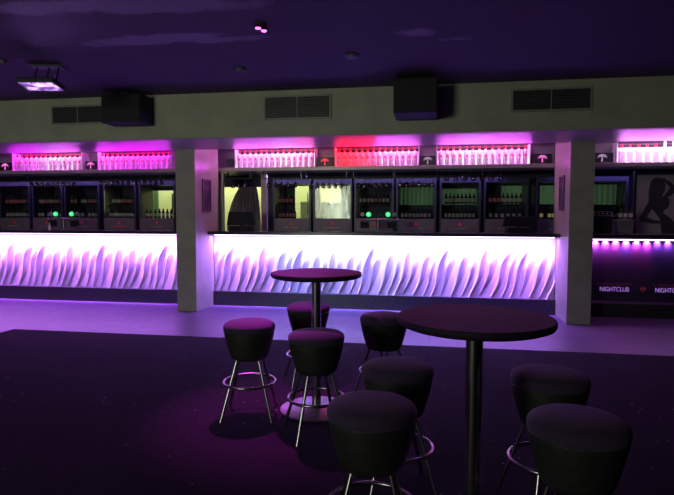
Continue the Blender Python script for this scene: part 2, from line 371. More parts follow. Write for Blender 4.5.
# ------------------------------------------------------------------ bar counters
def hwave(x, z):
    P = .60
    lean = .29 * z + .028 * math.sin(2 * PI * z / .84 + .6 * math.sin(PI * x / P + .6))
    s_ = (x - lean) / P; s2 = s_ + .035 * math.sin(2 * PI * s_) + .03 * math.sin(2 * PI * s_ * .37 + 1)
    u = (4 * s2) % 1.0; idx = int(math.floor(4 * s2)) % 4
    top = (.92, .76, .84, .72)[idx] + .04 * math.sin(4 * s2 // 4 * 2.3)
    k = max(0.0, min(1.0, z / top))
    e = .24 + .42 * k ** 2.4
    h = u / e if u < e else 1 - (u - e) / (1 - e)
    q = max(0.0, min(1.0, (top + .02 - z) / .30)); A = (.060, .046, .052, .046)[idx] * q * q * (3 - 2 * q)
    return A * h - .06 * (1 - min(1, z / .8))
def wave_panel(x0, x1, z0, z1, y, name, parent):
    bm = bmesh.new(); nx = int((x1 - x0) / .0058); nz = 56; rows = []
    for j in range(nz + 1):
        z = z0 + (z1 - z0) * j / nz
        rows.append([bm.verts.new((x0 + (x1 - x0) * i / nx, y - hwave(x0 + (x1 - x0) * i / nx, z - z0), z)) for i in range(nx + 1)])
    for j in range(nz):
        for i in range(nx): bm.faces.new((rows[j][i], rows[j][i + 1], rows[j + 1][i + 1], rows[j + 1][i]))
    # back and rim
    ring = rows[0] + [r[-1] for r in rows[1:]] + rows[-1][-2::-1] + [r[0] for r in rows[-2:0:-1]]
    back = [bm.verts.new((v.co.x, y + .02, v.co.z)) for v in ring]
    for i in range(len(ring)): j = (i + 1) % len(ring); bm.faces.new((ring[i], back[i], back[j], ring[j]))
    bm.faces.new(back)
    bmesh.ops.recalc_face_normals(bm, faces=bm.faces)
    o = obj(name, bm, 'panel', parent, smooth=True)
    return o
ZT = 1.205
def counter(x0, x1, label, cols, stripcol, back=9.2, wave=True):
    t = thing('bar_counter', label, 'bar counter', ((x0 + x1) / 2, 8.9, 0), group=None); off = -(x0 + x1) / 2
    def sh(o): o.location = (off, -8.9, 0); return o
    sh(obj('worktop', B((x0, x1, 8.60, back, ZT + .01, ZT + .065)), 'worktop', t, bevel=.008))
    sh(obj('plinth', B((x0, x1, 8.82, 9.02, 0, .242)), 'plinth', t, bevel=.004))
    sh(obj('carcass', B((x0, x1, 8.90, 9.02, .244, ZT + .008)), 'black', t))
    return t, sh
LEDY = 8.785
def led_run(x0, x1, n, cols, power):
    # LED tape under the bar top, in lengths that each show their own colour
    w_ = (x1 - x0) / n
    for k in range(n):
        a = x0 + w_ * k; area('bar led tape lamp', (a + w_ / 2, LEDY, ZT - .012), w_ * .99, .012, power * .40 * w_, cols[k])
        area('bar led lens lamp', (a + w_ / 2, LEDY - .01, ZT - .013), w_ * .99, .01, power * .50 * w_, cols[k], rot=(.30, 0, 0), spread=.95)  # added narrow beam along the tape, brightens the lower wave panel
VIO, BLU, PNK = (.44, .18, 1.0), (.28, .27, 1.0), (.54, .17, 1.0)
t, sh = counter(-9.58, -3.98, 'long bar counter left of the left pier, front glowing pink and white', None, None)
sh(wave_panel(-9.57, -3.99, .244, ZT, 8.875, 'wave_panel', t)); sh(obj('led_strip', B((-9.5, -4.05, LEDY - .008, LEDY + .008, ZT - .004, ZT + .008)), led('pink led tape', (.9, .6, 1)), t))
led_run(-9.4, -4.02, 4, [PNK, PNK, (.50, .17, 1), (.48, .17, 1)], 66)
t, sh = counter(-3.64, 1.928, 'middle bar counter between the two piers, front glowing blue white and violet', None, None)
sh(wave_panel(-3.635, 1.922, .244, ZT, 8.875, 'wave_panel', t)); sh(obj('led_strip', B((-3.6, 1.88, LEDY - .008, LEDY + .008, ZT - .004, ZT + .008)), led('white led tape', (.8, .75, 1)), t))
led_run(-3.62, 1.90, 5, [VIO, BLU, (.34, .27, 1), (.38, .21, 1), VIO], 66)
# right counter: plain dark front with lettering
t, sh = counter(2.265, 5.98, 'dark fronted bar counter right of the right pier with nightclub lettering', None, None)
sh(obj('front_panel', B((2.27, 5.97, 8.84, 8.90, .262, ZT)), mat('dark glossy bar front', (.026, .02, .05), .35, col2=(.032, .026, .06), scale=6), t))
sh(obj('kick_rail', B((2.27, 5.97, 8.815, 8.84, .205, .255)), 'polesteel', t, bevel=.006))
strip = sh(obj('led_strip', B((2.27, 5.97, 8.775, 8.79, 1.172, 1.19)), led('white pink led tape', (1, .75, 1), 3.0), t))
sh(obj('led_channel', B((2.27, 5.97, 8.765, 8.80, 1.192, 1.206)), 'black', t))
for k in range(14):
    xx = 2.34 + k * .145
    c = [(1, .12, .95), (1, .14, .95), (1, .12, .9), (1, .12, .75), (.7, .14, 1), (1, .1, .7), (.95, .1, .8), (.6, .14, 1), (.6, .16, 1)][min(k, 8)]
    p = 80 if k < 7 else 34
    spot('front led', (xx, 8.802, 1.166), (xx, 8.84, 1.13), p, c, 1.7, .8, .006)
area('right bar led wash', (4.0, 8.79, 1.165), 3.3, .01, 1.2, (.75, .14, 1))
def text(s, x, z, size, m, parent, y=8.838, ry=0, name='lettering', wx=1.0, bold=.0):
    cu = bpy.data.curves.new(name, 'FONT'); cu.body = s; cu.size = size; cu.extrude = .002; cu.offset = bold
    tmp = bpy.data.objects.new('tmp', cu); COL.objects.link(tmp); bpy.context.view_layer.update()
    me = bpy.data.meshes.new_from_object(tmp.evaluated_get(bpy.context.evaluated_depsgraph_get())); bpy.data.objects.remove(tmp)
    me.materials.clear(); me.materials.append(M[m]); me.transform(Matrix.Translation((x, y, z)) @ Matrix.Rotation(PI / 2, 4, 'X') @ Matrix.Diagonal((wx, 1, 1, 1)))
    o = bpy.data.objects.new(name, me); COL.objects.link(o); o.parent = parent; return o
def scribble(bm, x0, x1, z0, z1, y0, y1, n, rnd):
    # illegible print: uneven strokes
    w_ = (x1 - x0) / n
    for k in range(n):
        if rnd.random() < .12: continue
        a = x0 + k * w_; h_ = z0 + (z1 - z0) * (.6 + .4 * rnd.random())
        box(bm, a, a + w_ * (.35 + .3 * rnd.random()), y0, y1, z0, h_)
        if rnd.random() < .5: box(bm, a + w_ * .5, a + w_ * .68, y0, y1, z0, h_)
for x0 in (2.565, 3.345):
    sh(text('NIGHTCLUB', x0, .394, .098, 'signtext', t, wx=.77, bold=-.0012))
    bm = bmesh.new(); scribble(bm, x0 - .035, x0 + .47, .482, .532, 8.834, 8.839, 13, random.Random(3)); sh(obj('lettering', bm, 'faint', t))
hz = [(0, -.040), (-.038, .002), (-.043, .020), (-.03, .032), (-.012, .03), (0, .018), (.012, .03), (.03, .032), (.043, .020), (.038, .002)]
hi = [(x * .5, z * .5 - .002) for x, z in hz]
bm = bmesh.new()
for i in range(len(hz)):
    j = (i + 1) % len(hz); prism(bm, [(3.176 + hz[i][0], .432 + hz[i][1]), (3.176 + hz[j][0], .432 + hz[j][1]), (3.176 + hi[j][0], .432 + hi[j][1]), (3.176 + hi[i][0], .432 + hi[i][1])], 8.834, 8.839)
sh(obj('heart_emblem', bm, 'heart', t))

# pole at the left pier corner
tag(obj('corner_pole', T([(-3.585, 9.17, ZT + .062), (-3.585, 9.17, 2.28)], .028, n=20), 'shelf', smooth=True), 'shiny round pole rising from the bar beside the left pier', 'pole')
tag(obj('square_post', B((-3.065, -2.96, 9.72, 9.82, 0, 2.298)), 'post', bevel=.004), 'slim mauve square post between the drape and the fridges', 'post')

# framed pictures on the pier flanks
def picture(x, side, label, y0, y1, z0, z1):
    t = thing('framed_picture', label, 'picture', (x, (y0 + y1) / 2, z0)); cy = (y0 + y1) / 2; h = z1 - z0; w_ = (y1 - y0) / 2
    s = side; q = .022
    obj('frame', B((0, s * .02, -w_, w_, 0, q), (0, s * .02, -w_, w_, h - q, h), (0, s * .02, -w_, -w_ + q, q, h - q), (0, s * .02, w_ - q, w_, q, h - q)) if s > 0 else
        B((s * .02, 0, -w_, w_, 0, q), (s * .02, 0, -w_, w_, h - q, h), (s * .02, 0, -w_, -w_ + q, q, h - q), (s * .02, 0, w_ - q, w_, q, h - q)), M['greybox'], t)
    a, b_ = (0, .008) if s > 0 else (-.008, 0)
    obj('print', B((a, b_, -w_ + q, w_ - q, q, h - q)), 'posterart', t)
picture(-3.645, 1, 'small framed picture on the inner side of the left pier', 8.42, 8.75, 1.60, 2.13)
picture(1.932, -1, 'small framed picture on the inner side of the right pier', 8.43, 8.72, 1.62, 2.13)

# ------------------------------------------------------------------ upper shelf and bottle displays
tag(obj('long_shelf', B((XL + .02, XR - .02, 9.15, 9.515, 2.302, 2.365)), 'shelf', bevel=.004), 'long pale edged shelf carrying the lit bottle displays above the fridges', 'shelf')
SZ = 2.3655
def vodka(cap='cap'):
    t = thing('spirit_bottle', '', 'bottle')
    obj('glass_body', L([(0, 0), (.036, 0), (.040, .008), (.040, .198), (.037, .215), (.022, .232), (.0155, .245), (.0145, .272), (0, .272)], n=16), 'bottle', t, True)
    lb = obj('paper_label', L([(.0412, .095), (.0412, .192)], n=16), 'label', t, True)
    obj('cap', L([(0, .308), (.0165, .308), (.018, .302), (.018, .262), (.0155, .258), (.0147, .258)], n=14), cap, t, True)
    bm = bmesh.new(); vs = [bm.verts.new((.021 * math.cos(a), -.0425 + (.021 * math.cos(a)) ** 2 * 13, .150 + .021 * math.sin(a))) for a in [2 * PI * k / 14 for k in range(14)]]; bm.faces.new(vs)
    r = obj('roundel', bm, 'dot', t); r.parent = lb
    return t
def square_bottle():
    t = thing('spirit_bottle', '', 'bottle')
    bm = B((-.044, .044, -.03, .03, 0, .19)); lathe(bm, [(.03, .19), (.018, .215), (.016, .25), (0, .25)], n=14)
    obj('glass_body', bm, 'label', t, bevel=.008)
    obj('cap', L([(0, .288), (.019, .288), (.019, .248), (0, .248)], n=14), 'cap', t, True)
    return t
def tall_bottle():
    t = thing('spirit_bottle', '', 'bottle')
    obj('glass_body', L([(0, 0), (.042, 0), (.044, .01), (.044, .14), (.02, .235), (.016, .30), (0, .30)], n=16), 'label', t, True)
    obj('cap', L([(0, .33), (.017, .33), (.017, .298), (0, .298)], n=14), 'white', t, True)
    return t
protos = {'v': vodka(), 's': square_bottle(), 't': tall_bottle()}
used = set()
def put_bottle(kind, x, y, label, group):
    if kind not in used:
        used.add(kind); o = protos[kind]; o.location = (x, y, SZ); o['label'] = label; o['group'] = group; return o
    return dup(protos[kind], (x, y, SZ), label=label, group=group)
MAG, PW, RED, WHT = (1, .035, 1), (1, .32, .95), (1, .015, .04), (1, .55, 1)
# x0, x1, pattern, description, light colours along it
D = [(-7.78, -6.37, 'v' * 14, 'leftmost display', [((1, .04, 1), .7), ((1, .14, 1), .8), (WHT, .8), (PW, .8)]),
     (-6.01, -4.60, 'v' * 14, 'magenta display', [((1, .12, 1), .8), (MAG, .7), (MAG, .7), (MAG, .7)]),
     (-3.37, -1.97, 'vvvvvvvvvvvvvv', 'display right of left pier', [(PW, .8), (PW, .8), (WHT, .8), ((1, .28, .55), .9)]),
     (-1.59, -.21, 'vvvvvvvvvvvvvv', 'half red display', [(RED, .8), ((1, .03, .07), .8), (PW, .8), (PW, .8)]),
     (.12, 1.56, 'vvvvvvvvvvvvvv', 'display left of right pier', [(PW, .8), (WHT, .85), (PW, .8), (PW, .8)]),
     (2.90, 4.40, 'sssssttttttt', 'far right display', [(WHT, 1.1), (WHT, 1.1), (WHT, 1.1), (WHT, 1.0)])]
K = 1.0
for (x0, x1, pat, desc, cols) in D:
    t = thing('bottle_display', 'backlit open display frame of the ' + desc, 'display', ((x0 + x1) / 2, 9.35, SZ)); w_ = (x1 - x0) / 2 + .02
    obj('back_board', B((-w_, w_, .125, .135, 0, .262)), 'back', t); obj('top_rail', B((-w_, w_, .118, .135, .264, .304)), 'black', t)
    obj('side_board', B((-w_, -w_ + .008, -.1, .125, 0, .33)), 'back', t); obj('side_board', B((w_ - .008, w_, -.1, .125, 0, .33)), 'back', t)
    obj('led_strip', B((-w_ + .01, w_ - .01, .105, .122, 0, .012)), led('display led ' + desc, tuple(min(1, c * 1.0) for c in cols[1][0]), 2.0), t)
    n = len(pat); gap = (x1 - x0) / n
    for i, ch in enumerate(pat):
        xx = x0 + gap * (i + .5); yy = 9.30 + random.uniform(-.006, .006)
        if ch == 'v':
            lab = 'clear spirit bottle with red cap and white label, in the ' + desc
        elif ch == 's': lab = 'square white lit bottle with red cap, in the ' + desc
        else: lab = 'tall white lit bottle with sloping shoulders, in the ' + desc
        put_bottle(ch, xx, yy, lab, ('bottles of the ' + desc) if ch != 't' else 'tall bottles of the ' + desc)
    m_ = (x1 - x0) / 4
    for q, (c, s) in enumerate(cols):
        cx = x0 + m_ * (q + .5)
        area('display base lamp', (cx, 9.415, SZ + .02), m_ * .98, .03, 5.0 * s * K, c, rot=(PI + .35, 0, 0))
        area('display front lamp', (cx, 9.175, SZ + .02), m_ * .98, .02, 3.0 * s * K, (c[0] * .8, c[1] * .3, c[2]), rot=(PI + .9, 0, 0))  # added lamp without a fixture, throws the glow onto the soffit
        area('display top lamp', (cx, 9.20, 2.76), m_ * .98, .04, 4.6 * s * K, c, rot=(-.15, 0, 0))

# black boxes with a small glowing palm sign between the displays
def palm_sign(x0, x1, m, label, emblem=True):
    t = thing('palm_sign', label, 'sign', ((x0 + x1) / 2, 9.3, SZ)); w_ = (x1 - x0) / 2
    obj('box', B((-w_ + .004, w_ - .004, -.03, .20, 0, .165)), 'black', t, bevel=.004)
    if emblem:
        bm = bmesh.new(); prism(bm, [(-.012, .03), (.010, .03), (.006, .11), (-.006, .11)], -.038, -.031)
        for k, a in enumerate((-.35, .2, .75, 1.3, 1.85, 2.4, 2.95, 3.5)):
            dx, dz = math.cos(a), math.sin(a) * .7; px, pz = -math.sin(a) * .006, math.cos(a) * .006
            prism(bm, [(0, .112), (dx * .045 + px, .115 + dz * .045 + pz), (dx * .08, .113 + dz * .06 - .018), (dx * .045 - px, .115 + dz * .045 - pz)], -.038 - .0004 * k, -.031)
        obj('palm_emblem', bm, m, t)
palm_sign(-8.12, -7.82, 'palm_pink', 'black box with pink lit palm sign at the far left end of the shelf')
palm_sign(-6.30, -6.07, 'palm_pink', 'black box with pink lit palm sign between the two left displays')
palm_sign(-3.56, -3.42, 'palm_pink', 'small plain black box beside the pole on the upper shelf', False)
palm_sign(-1.93, -1.63, 'palm_red', 'black box with red lit palm sign')
palm_sign(-.17, .08, 'palm_white', 'black box with faint pale palm sign in the middle')
palm_sign(1.62, 1.92, 'palm_pink', 'black box with dim palm sign just left of the right pier')
palm_sign(2.50, 2.84, 'palm_white', 'black box with dim palm sign just right of the right pier')

# ------------------------------------------------------------------ display fridges with bottles
def beer(m, label_m, name='beer_bottle'):
    t = thing(name, '', 'bottle')
    obj('glass_body', L([(0, 0), (.026, 0), (.029, .006), (.029, .105), (.022, .125), (.0125, .145), (.012, .178), (0, .18)], n=12), m, t, True)
    obj('paper_label', L([(.0298, .03), (.0298, .092)], n=12), label_m, t, True)
    return t
bp = {'p': beer('beer', 'beerlabel'), 'r': beer('beer', 'beerred'), 'y': beer('beer', 'yellowcap')}; bu = set()
def put_beer(k, x, y, z, label, group):
    if k not in bu: bu.add(k); o = bp[k]; o.location = (x, y, z); o['label'] = label; o['group'] = group; return
    dup(bp[k], (x, y, z), label=label, group=group)
FR = [(-8.68, -7.97, 'rrrrrrrr', 'pppppppp', 'leftmost fridge'), (-7.93, -7.25, 'rprrprrp', 'pp.ppp.p', 'second fridge from the left'),
      (-7.21, -6.44, 'rr.pprrp', 'p.pp.ppp', 'third fridge from the left'), (-6.36, -5.66, '.ppprrrr', 'pppppppp', 'fourth fridge from the left'),
      (-5.60, -4.84, '', 'ppppppp', 'fridge left of left pier'),
      (-2.89, -2.17, 'rrrr....', 'rrrrr...', 'fridge right of the mauve post'), (-2.12, -1.40, '', 'p...', 'fridge before yellow lit window'),
      (-1.36, -.64, 'pppprrpp', '', 'fridge behind the middle beer tower'), (-.60, .11, '', 'pppppppp', 'fridge right of middle tower'),
      (.17, .88, 'pprppppp', 'pppppppp', 'fridge under second curtain'), (.93, 1.68, 'rrrppppp', 'pppppp', 'fridge behind the right till'),
      (1.80, 2.50, '', 'y.yy.yyy', 'fridge left of right pier'), (2.70, 3.28, '', 'ppppppp', 'fridge right of right pier')]
for n_, (x0, x1, ra, rb, desc) in enumerate(FR):
    cx = (x0 + x1) / 2; w_ = (x1 - x0) / 2
    t = thing('display_fridge', 'tall black glass door ' + desc if desc.split()[0] in ('fridge',) else 'tall black glass door bottle fridge, ' + desc, 'fridge', (cx, 10.1, 0))
    obj('cabinet', B((-w_, -w_ + .035, -.2, .3, 0, 2.2), (w_ - .035, w_, -.2, .3, 0, 2.2), (-w_ + .035, w_ - .035, -.2, .3, 2.12, 2.2), (-w_ + .035, w_ - .035, -.2, .3, 0, 1.24)), 'frame', t)
    bp_ = obj('sign_panel', B((-w_ + .03, w_ - .03, -.225, -.2, 1.245, 1.475)), 'brand', t, bevel=.004)
    bm = bmesh.new(); c0 = 1.40
    prism(bm, [(-.032, c0 - .03), (.032, c0 - .03), (.012, c0), (0, c0 + .042), (-.012, c0)], -.2272, -.2252)
    prism(bm, [(-.038, c0 - .038), (.038, c0 - .038), (.030, c0 - .031), (-.030, c0 - .031)], -.2272, -.2252)
    obj('red_emblem', bm, 'red', bp_)
    bm = bmesh.new(); scribble(bm, -.14, .14, 1.300, 1.325, -.2268, -.2252, 12, random.Random(n_)); obj('print_line', bm, 'greymark' if n_ not in (3,) else 'red', bp_)
    obj('shelf', B((-w_ + .036, w_ - .036, -.15, .25, 1.472, 1.482)), 'frame', t)
    if ra: obj('shelf', B((-w_ + .036, w_ - .036, -.15, .12, 1.742, 1.752)), 'glass', t)
    door = obj('door', B((-w_ + .036, w_ - .036, -.198, -.192, 1.48, 2.12)), 'glass', t)
    obj('handle', B((w_ - .06, w_ - .045, -.222, -.2, 1.55, 1.95)), 'black', door)
    for row, zz, nm in ((ra, 1.7525, 'upper'), (rb, 1.4825, 'lower')):
        if not row: continue
        g_ = (2 * w_ - .16) / len(row)
        for i, ch in enumerate(row):
            if ch == '.': continue
            kn = {'p': 'dark beer bottle with pale label', 'r': 'dark beer bottle with reddish label', 'y': 'beer bottle with yellow label'}[ch]
            put_beer(ch, cx - w_ + .08 + g_ * (i + .5), 9.99 + random.uniform(-.01, .01), zz, '%s, %s row of the %s' % (kn, nm, desc), '%s, %s row, %s' % (kn, nm, desc))
area('fridge shelf tube lamp', (-6.8, 9.78, 2.27), 3.9, .03, 12, (.6, .4, 1))  # added fill without fixtures, brightens the fridges and lifts the back bar haze
area('fridge shelf tube lamp', (-1.0, 9.78, 2.27), 4.4, .03, 14, (.5, .42, 1))
area('fridge shelf tube lamp', (2.9, 9.78, 2.27), 1.6, .03, 5, (.42, .36, 1))

# ------------------------------------------------------------------ hanging glasses
wg = thing('wine_glass', '', 'glass')
obj('bowl', L([(.004, -.075), (.018, -.085), (.033, -.105), (.037, -.13), (.030, -.17), (.0285, -.17), (.035, -.13), (.031, -.107), (.016, -.088), (.002, -.08)], n=16), 'wineglass', wg, True)
obj('stem', L([(.004, -.004), (.004, -.076)], n=8), 'wineglass', wg, True)
obj('foot', L([(0, 0), (.034, -.001), (.034, -.003), (.006, -.007), (0, -.007)], n=16), 'wineglass', wg, True)
gl_first = True
GR = [(-7.5, -6.5, 9, 2.235, 'dim row above the left beer tower'), (-6.05, -4.75, 12, 2.25, 'purple tinted row left of the left pier'), (-3.5, -3.16, 3, 2.19, 'row above the till beside the left pier'), (-2.85, -2.25, 5, 2.19, 'row right of the mauve post'),
      (-2.08, -1.45, 6, 2.17, 'row before the yellow window'), (-1.25, -.66, 6, 2.17, 'row above the middle beer tower'), (-.55, .08, 6, 2.18, 'row right of the middle beer tower'), (.2, 1.2, 7, 2.28, 'row of large glasses left of the right till')]
for (x0, x1, n, z, desc) in GR:
    r = thing('glass_rack', 'slim black hanging glass rack, ' + desc, 'rack', ((x0 + x1) / 2, 9.3, z)); w_ = (x1 - x0) / 2 + .04
    obj('rail', B((-w_, w_, -.03, -.02, -.012, -.004)), 'black', r); obj('rail', B((-w_, w_, .02, .03, -.012, -.004)), 'black', r)
    if 2.301 - z > .03:
        for s in (-1, 1): obj('hanger', B((s * w_ - .005, s * w_ + .005, -.03, .03, -.012, 2.3015 - z)), 'black', r)
    for i in range(n):
        xx = x0 + (x1 - x0) * (i + .5) / n; lab = 'upside down wine glass hanging in the ' + desc; gp = 'glasses in the ' + desc; s_ = (1.25, 1.25, 1) if n == 7 else (1, 1, 1)
        if gl_first: gl_first = False; wg.location = (xx, 9.3, z); wg['label'] = lab; wg['group'] = gp
        else: dup(wg, (xx, 9.3, z), label=lab, group=gp, sc_=s_)

# ------------------------------------------------------------------ things on the bar
WT = ZT + .0655
def beer_tower(x, label, lit=(1, 2)):
    t = thing('beer_tower', label, 'beer tower', (x, 8.9, WT))
    obj('column', L([(0, 0), (.06, 0), (.06, .012), (.032, .02), (.03, .20), (0, .2)], n=20), 'brushed', t, True)
    obj('crossbar', T([(-.33, 0, .20), (.33, 0, .20)], .018, n=14), 'brushed', t, True)
    for k, dx in enumerate((-.26, -.158, .158, .26)):
        on = k in lit
        hd = obj('tap_badge', T([(dx, -.012, .285), (dx, .012, .285)], .040 if on else .034, n=20), 'greenled' if on else 'greybadge', t, False)
        if on: obj('badge_star', prism(bmesh.new(), [(dx + .026 * (1 if q % 2 == 0 else .35) * math.cos(q * PI / 4), .285 + .026 * (1 if q % 2 == 0 else .35) * math.sin(q * PI / 4)) for q in range(8)], -.0165, -.0125), 'greenhot', hd)
        obj('tap', T([(dx, 0, .245), (dx, 0, .2), (dx, -.05, .18), (dx, -.06, .13)], .009, n=8), 'chrome', t, True)
    obj('drip_tray', B((-.3, .3, -.16, -.07, 0, .014)), 'black', t, bevel=.003)
    for dx in (-.22, .22): obj('coupler', B((dx - .07, dx + .07, -.03, .03, .06, .17)), 'screen', t, bevel=.01)
beer_tower(-.826, 'T shaped beer tower with two green lit badges on the middle bar')
beer_tower(-6.50, 'T shaped beer tower with two green lit badges on the left bar')
def till(x, w_, h, label):
    t = thing('till', label, 'till', (x, 8.98, WT), .06)
    bm = bmesh.new(); prism(bm, [(-w_ / 2 - .03, .10), (w_ / 2 + .03, .10), (w_ / 2 - .01, h), (-w_ / 2 + .01, h)], -.02, .02); obj('screen', bm, 'screen', t, bevel=.006)
    obj('stand', T([(0, .03, .015), (0, .06, .1), (0, .02, .2)], .03, n=12), 'black', t, True)
    obj('base', B((-w_ * .42, w_ * .42, -.12, .15, 0, .085)), 'screen', t, bevel=.008)
till(-3.19, .44, .33, 'black touch screen till on the bar beside the left pier')
till(1.39, .46, .26, 'black touch screen till on the bar left of the right pier')
t = thing('small_bottle', 'small white bottle under the left beer tower badges', 'bottle', (-6.62, 8.68, WT))
obj('glass_body', L([(0, 0), (.018, 0), (.018, .07), (.008, .1), (.008, .13), (0, .13)], n=12), 'white', t, True); obj('cap', L([(0, .155), (.01, .155), (.01, .13), (0, .13)], n=10), 'black', t, True)
t = thing('drinks_dispenser', 'dark dispenser with a row of white buttons on the right bar', 'dispenser', (2.58, 9.0, WT))
obj('body', B((-.15, .15, -.12, .12, 0, .27)), 'screen', t, bevel=.01)
obj('hood', B((-.14, .16, -.08, .08, .275, .335)), 'screen', t, bevel=.008)
for k in range(5): obj('button', T([(-.10 + k * .062, -.078, .305), (-.10 + k * .062, -.088, .305)], .009, n=10), 'white', t)
t = thing('napkin_caddy', 'tapered grey plastic box on the right bar beside the poster', 'box', (2.90, 8.92, WT))
bm = bmesh.new(); prism(bm, [(-.075, 0), (.11, 0), (.125, .20), (-.11, .20)], -.09, .09); obj('body', bm, 'greybox', t, bevel=.008)
obj('rim', B((-.118, .132, -.098, .098, .2, .215)), 'greybox', t, bevel=.004)
for k in range(3): tag(dup(bp['p'], (2.86 + k * .07, 8.92, WT + .216), label='bottle standing upright on the tapered grey box', group='bottles on the grey box'), 'bottle standing upright on the tapered grey box', 'bottle', 'bottles on the grey box')

# poster with a dancer outline
t = thing('poster_board', 'large grey poster of a woman in silhouette with raised arm, right of the fridges', 'poster', (3.33, 9.68, 1.20))
struct_y = 0
obj('board', B((0, 1.35, -.01, .01, 0, 1.0)), 'poster', t)
S_ = 1.0 / 395.0
def Q(pts): return [((x - 102) * S_ / .98 * .98, 1.0 - (y - 72) * S_) for x, y in pts]
polys = [[(180, 130), (190, 100), (215, 87), (245, 92), (262, 108), (272, 135), (270, 170), (256, 205), (215, 232), (176, 240), (172, 190)],
         [(238, 92), (262, 93), (306, 122), (300, 150), (262, 112)], [(300, 120), (350, 155), (330, 186), (296, 160)], [(296, 158), (332, 184), (300, 206), (270, 222), (262, 210)],
         [(176, 232), (214, 228), (262, 206), (292, 220), (302, 248), (292, 280), (268, 300), (262, 330), (240, 346), (206, 300), (190, 280), (172, 252)],
         [(174, 240), (200, 262), (196, 292), (160, 350), (122, 352), (146, 300)], [(120, 342), (166, 340), (200, 358), (252, 366), (256, 382), (200, 384), (132, 370)],
         [(240, 330), (268, 318), (310, 350), (350, 396), (400, 467), (256, 467), (256, 420), (250, 380)]]
bm = bmesh.new()
for k, p_ in enumerate(polys): prism(bm, Q(p_), -.0125 - k * .0003, -.0101)
obj('woman_silhouette', bm, 'ink', t)
tag(obj('support_post', B((3.29, 3.325, 9.66, 9.72, 0, 2.3)), 'black'), 'black post along the left edge of the poster', 'post')

# ------------------------------------------------------------------ ceiling and bulkhead fittings
def vent(x0, x1, z0, z1, label):
    t = thing('air_vent', label, 'vent', ((x0 + x1) / 2, 7.068, z0)); w_ = (x1 - x0) / 2; h = z1 - z0
    obj('backing', B((-w_ + .005, w_ - .005, -.008, 0, .005, h - .005)), 'black', t)
    obj('frame', B((-w_ - .02, w_ + .02, -.02, 0, -.02, .005), (-w_ - .02, w_ + .02, -.02, 0, h - .005, h + .02), (-w_ - .02, -w_ + .005, -.02, 0, .005, h - .005), (w_ - .005, w_ + .02, -.02, 0, .005, h - .005)), 'ventframe', t)
    obj('mullion', B((-.006, .006, -.02, -.008, .005, h - .005)), 'ventframe', t)
    n = 9
    for k in range(n):
        z = .012 + (h - .03) * k / (n - 1); bm = bmesh.new()
        for a, b_ in ((-w_ + .006, -.007), (.007, w_ - .006)):
            vs = [(a, -.017, z - .004), (b_, -.017, z - .004), (b_, -.009, z + .010), (a, -.009, z + .010)]
            lo = [bm.verts.new(v) for v in vs]; up = [bm.verts.new((v[0], v[1] + .002, v[2] + .002)) for v in vs]
            bm.faces.new(lo); bm.faces.new(up[::-1])
            for i in range(4): bm.faces.new((lo[i], up[i], up[(i + 1) % 4], lo[(i + 1) % 4]))
        obj('slat', bm, 'vent', t)
vent(-5.28, -4.50, 2.83, 3.06, 'slatted air vent partly behind the left speaker')
vent(-2.16, -1.29, 2.815, 3.09, 'slatted air vent between the two speakers')
vent(.985, 1.885, 2.825, 3.07, 'slatted air vent right of the right speaker')
def speaker(x0, x1, y0, y1, z0, label):
    t = thing('speaker', label, 'speaker', ((x0 + x1) / 2, (y0 + y1) / 2, z0)); w_ = (x1 - x0) / 2; d = (y1 - y0) / 2; h = 3.13 - z0
    obj('cabinet', B((-w_, w_, -d + .02, d, 0, h)), 'speaker', t, bevel=.012)
    obj('grille', B((-w_ + .015, w_ - .015, -d, -d + .0195, .015, h - .015)), 'speaker', t, bevel=.006)
    obj('bracket', B((-.05, .05, -.04, .04, h, 3.18 - z0)), 'black', t)
speaker(-4.30, -3.74, 6.68, 7.0, 2.755, 'black box speaker hung before the bulkhead at the left')
speaker(-.435, .075, 6.45, 6.98, 2.735, 'black box speaker hung before the bulkhead near the middle')
# hanging floodlight
t = thing('floodlight', 'small hanging floodlight with a glowing violet white face', 'floodlight', (-4.07, 5.27, 2.90), .2)
hb = B((-.19, .19, -.14, .14, .0, .05)); o = obj('housing', hb, 'black', t, bevel=.01); o.rotation_euler = (-.10, 0, 0)
o = obj('glass_face', B((-.175, .175, -.125, .125, -.006, -.0005)), 'flood', t); o.rotation_euler = (-.10, 0, 0)
for s in (-.11, 0.02, .12): obj('bracket', T([(s, .06, .04), (s, .16, .245)], .009, n=8), 'black', t, True)
obj('ceiling_plate', B((-.17, .17, .08, .24, .235, .249)), 'black', t)
spot('floodlight beam', (-4.07, 5.27, 2.90), (-1.4, 2.9, 0), 46, (.52, .24, 1), 2.3, .8, .12)
